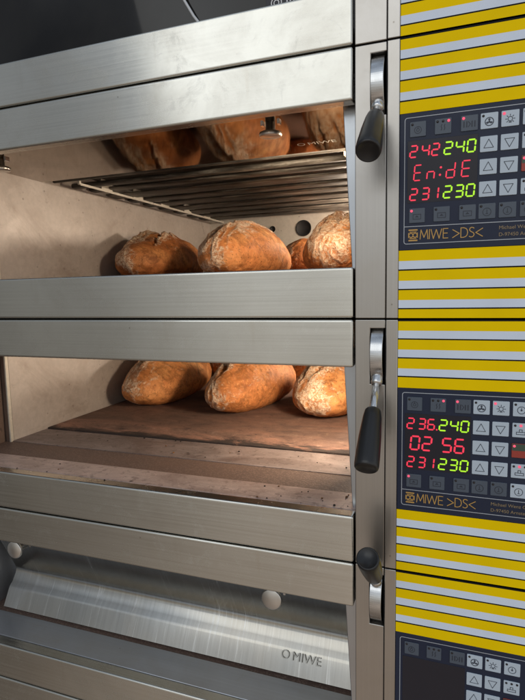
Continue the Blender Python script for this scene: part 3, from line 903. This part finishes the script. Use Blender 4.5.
cbm = MB()  # pale slanting line across the glass, built as a thin tube
pts = [Vector((-.400, -.004, .470)), Vector((-.385, -.0035, .437)), Vector((-.372, -.003, .412)), Vector((-.358, -.0015, .388)), Vector((-.350, -.0005, .3775))]
for p, q in zip(pts, pts[1:]): cbm.tube([(.0019, 0), (.0019, (q - p).length + .0008)], 'strand_pale', axis(p, q - p), 14)
co_ = cbm.build('strand', None, (-.38, 0, .42)); co_.location = (-.38, 0, .42 + ZB)
tag(co_, 'thin pale cable running slantwise across the dark glass door', 'strand')
crb = MB()
for k in range(46):
    dk = 3 if k < 52 else 4
    z = TOPS[dk] + SZ; x = random.uniform(-.90, -.15) if random.random() < .6 else random.uniform(-.30, -.14); y = random.choice([random.uniform(.015, .08), random.uniform(.17, .265), random.uniform(.262, .275)])
    if dk == 4: y = random.uniform(.02, .08)
    r = random.uniform(.0008, .0024) * random.uniform(.7, 1.2)
    bm = bmesh.new(); bmesh.ops.create_icosphere(bm, subdivisions=1, radius=r)
    for v in bm.verts: v.co = Vector((v.co.x * random.uniform(.8, 1.6), v.co.y * random.uniform(.8, 1.4), v.co.z * random.uniform(.5, .9)))
    crb.merge(bm, random.choice(['crumb_burnt', 'crumb_burnt', 'crumb_brown']), Matrix.Translation((x, y, z + r * .5)) @ Matrix.Rotation(random.uniform(0, 6), 4, 'Z'))
cr = crb.build('crumbs', None, (-.5, .1, 0)); cr.location = (-.5, .1, ZB)
tag(cr, 'burnt bread crumbs scattered over the oven sills', 'crumbs', None, 'stuff')
# ------------------------------------------------------------------ camera
f = 525.364
R = Matrix(((0.93901985, 0.01960375, -0.34330367), (0.34319794, -0.11549062, 0.93213577), (-0.02137499, -0.9931151, -0.11517596)))
cam = bpy.data.cameras.new('camera'); co = bpy.data.objects.new('camera', cam); COL.objects.link(co)
rot = Matrix(((R[0][0], -R[0][1], -R[0][2]), (R[1][0], -R[1][1], -R[1][2]), (R[2][0], -R[2][1], -R[2][2])))
co.matrix_world = Matrix.Translation((0, -.72, ZB)) @ rot.to_4x4()
cam.sensor_fit = 'HORIZONTAL'; cam.sensor_width = 36; cam.lens = 36 * f / 525; cam.clip_start = .01; cam.clip_end = 200
S.camera = co

# ------------------------------------------------------------------ light
def area(name, loc, target, sx, sy, power, col, spread=180):
    li = bpy.data.lights.new(name, 'AREA'); li.shape = 'RECTANGLE'; li.size = sx; li.size_y = sy; li.energy = power; li.color = col
    li.spread = math.radians(spread)
    o = bpy.data.objects.new(name, li); COL.objects.link(o); o.location = loc
    o.rotation_euler = (Vector(target) - Vector(loc)).to_track_quat('-Z', 'Y').to_euler()
    return o
for i in (2, 3):  # unseen extra light added near the front to brighten the loaf fronts
    p = Vector((-.156, .262, TOPS[i] + TZ + .180 + ZB))
    o = area('chamber_light', p, p + Vector((-1, .42, -.22)), .10, .10, {2: 2.9, 3: 3.8}[i], (1.0, .79, .57))
    o.data.shape = 'DISK'
# a wide bright shop window high up behind the photographer
area('shop_window', (-.75, -3.2, ZB + 2.0), (-.5, 0, ZB + .1), 3.2, 1.9, 21, (1.0, .985, .92))
for i in (2, 3):
    li = bpy.data.lights.new('chamber_light', 'POINT'); li.energy = 10.0; li.color = (1.0, .84, .67); li.shadow_soft_size = .035
    o = bpy.data.objects.new('chamber_light', li); COL.objects.link(o); o.location = (-.180, .97, TOPS[i] + TZ + .218 + ZB)

w = bpy.data.worlds.new('World'); S.world = w; w.use_nodes = True
nt = w.node_tree; bg = nt.nodes['Background']
tc = N(nt, 'ShaderNodeTexCoord'); sp = N(nt, 'ShaderNodeSeparateXYZ'); L(nt, tc.outputs['Generated'], sp.inputs[0])
# brown floor below, grey room at eye level, pale daylight above
el = mathn(nt, 'ADD', mathn(nt, 'MULTIPLY', sp.outputs['Z'], .5), .5)
c = ramp(nt, el, [(0, (.20, .155, .12)), (.30, (.44, .365, .305)), (.42, (.64, .60, .54)), (.50, (.76, .75, .71)), (.60, (.74, .77, .80)), (.80, (.55, .62, .72)), (1, (.40, .46, .55))])
# the left end of the room is dimmer
az = mathn(nt, 'ADD', mathn(nt, 'MULTIPLY', sp.outputs['X'], .5), .5)
k = ramp(nt, az, [(0, (.28,) * 3), (.19, (.36,) * 3), (.30, (1.0,) * 3), (1, (1.0,) * 3)])
c = mixc(nt, 1.0, c, k, 'MULTIPLY')
vw = N(nt, 'ShaderNodeTexVoronoi', feature='SMOOTH_F1'); vw.inputs['Smoothness'].default_value = 1.0; vw.inputs['Scale'].default_value = 3.2; vw.inputs['Randomness'].default_value = .8; vw.distance = 'EUCLIDEAN'
mpw = N(nt, 'ShaderNodeMapping'); mpw.inputs['Scale'].default_value = (1.6, 1.6, .7); L(nt, tc.outputs['Generated'], mpw.inputs['Vector']); L(nt, mpw.outputs['Vector'], vw.inputs['Vector'])
bwv = N(nt, 'ShaderNodeRGBToBW'); L(nt, vw.outputs['Color'], bwv.inputs[0])
c = mixc(nt, 1.0, c, ramp(nt, bwv.outputs[0], [(.2, (.62,) * 3), (.5, (1.0,) * 3), (.8, (1.28,) * 3)]), 'MULTIPLY')
n = noise_tex(nt, tc.outputs['Generated'], 2.2, 3, .5)
c = mixc(nt, 1.0, c, ramp(nt, n, [(.3, (.72,) * 3), (.7, (1.2, 1.2, 1.2))]), 'MULTIPLY')
L(nt, c, bg.inputs['Color']); bg.inputs['Strength'].default_value = 1.08

S.view_settings.view_transform = 'Standard'; S.view_settings.look = 'None'; S.view_settings.exposure = 0; S.view_settings.gamma = 1
S.render.engine = 'CYCLES'
cy = S.cycles
cy.use_denoising = True
try: cy.denoiser = 'OPENIMAGEDENOISE'
except Exception: pass
cy.max_bounces = 8; cy.diffuse_bounces = 4; cy.glossy_bounces = 5; cy.sample_clamp_indirect = 4
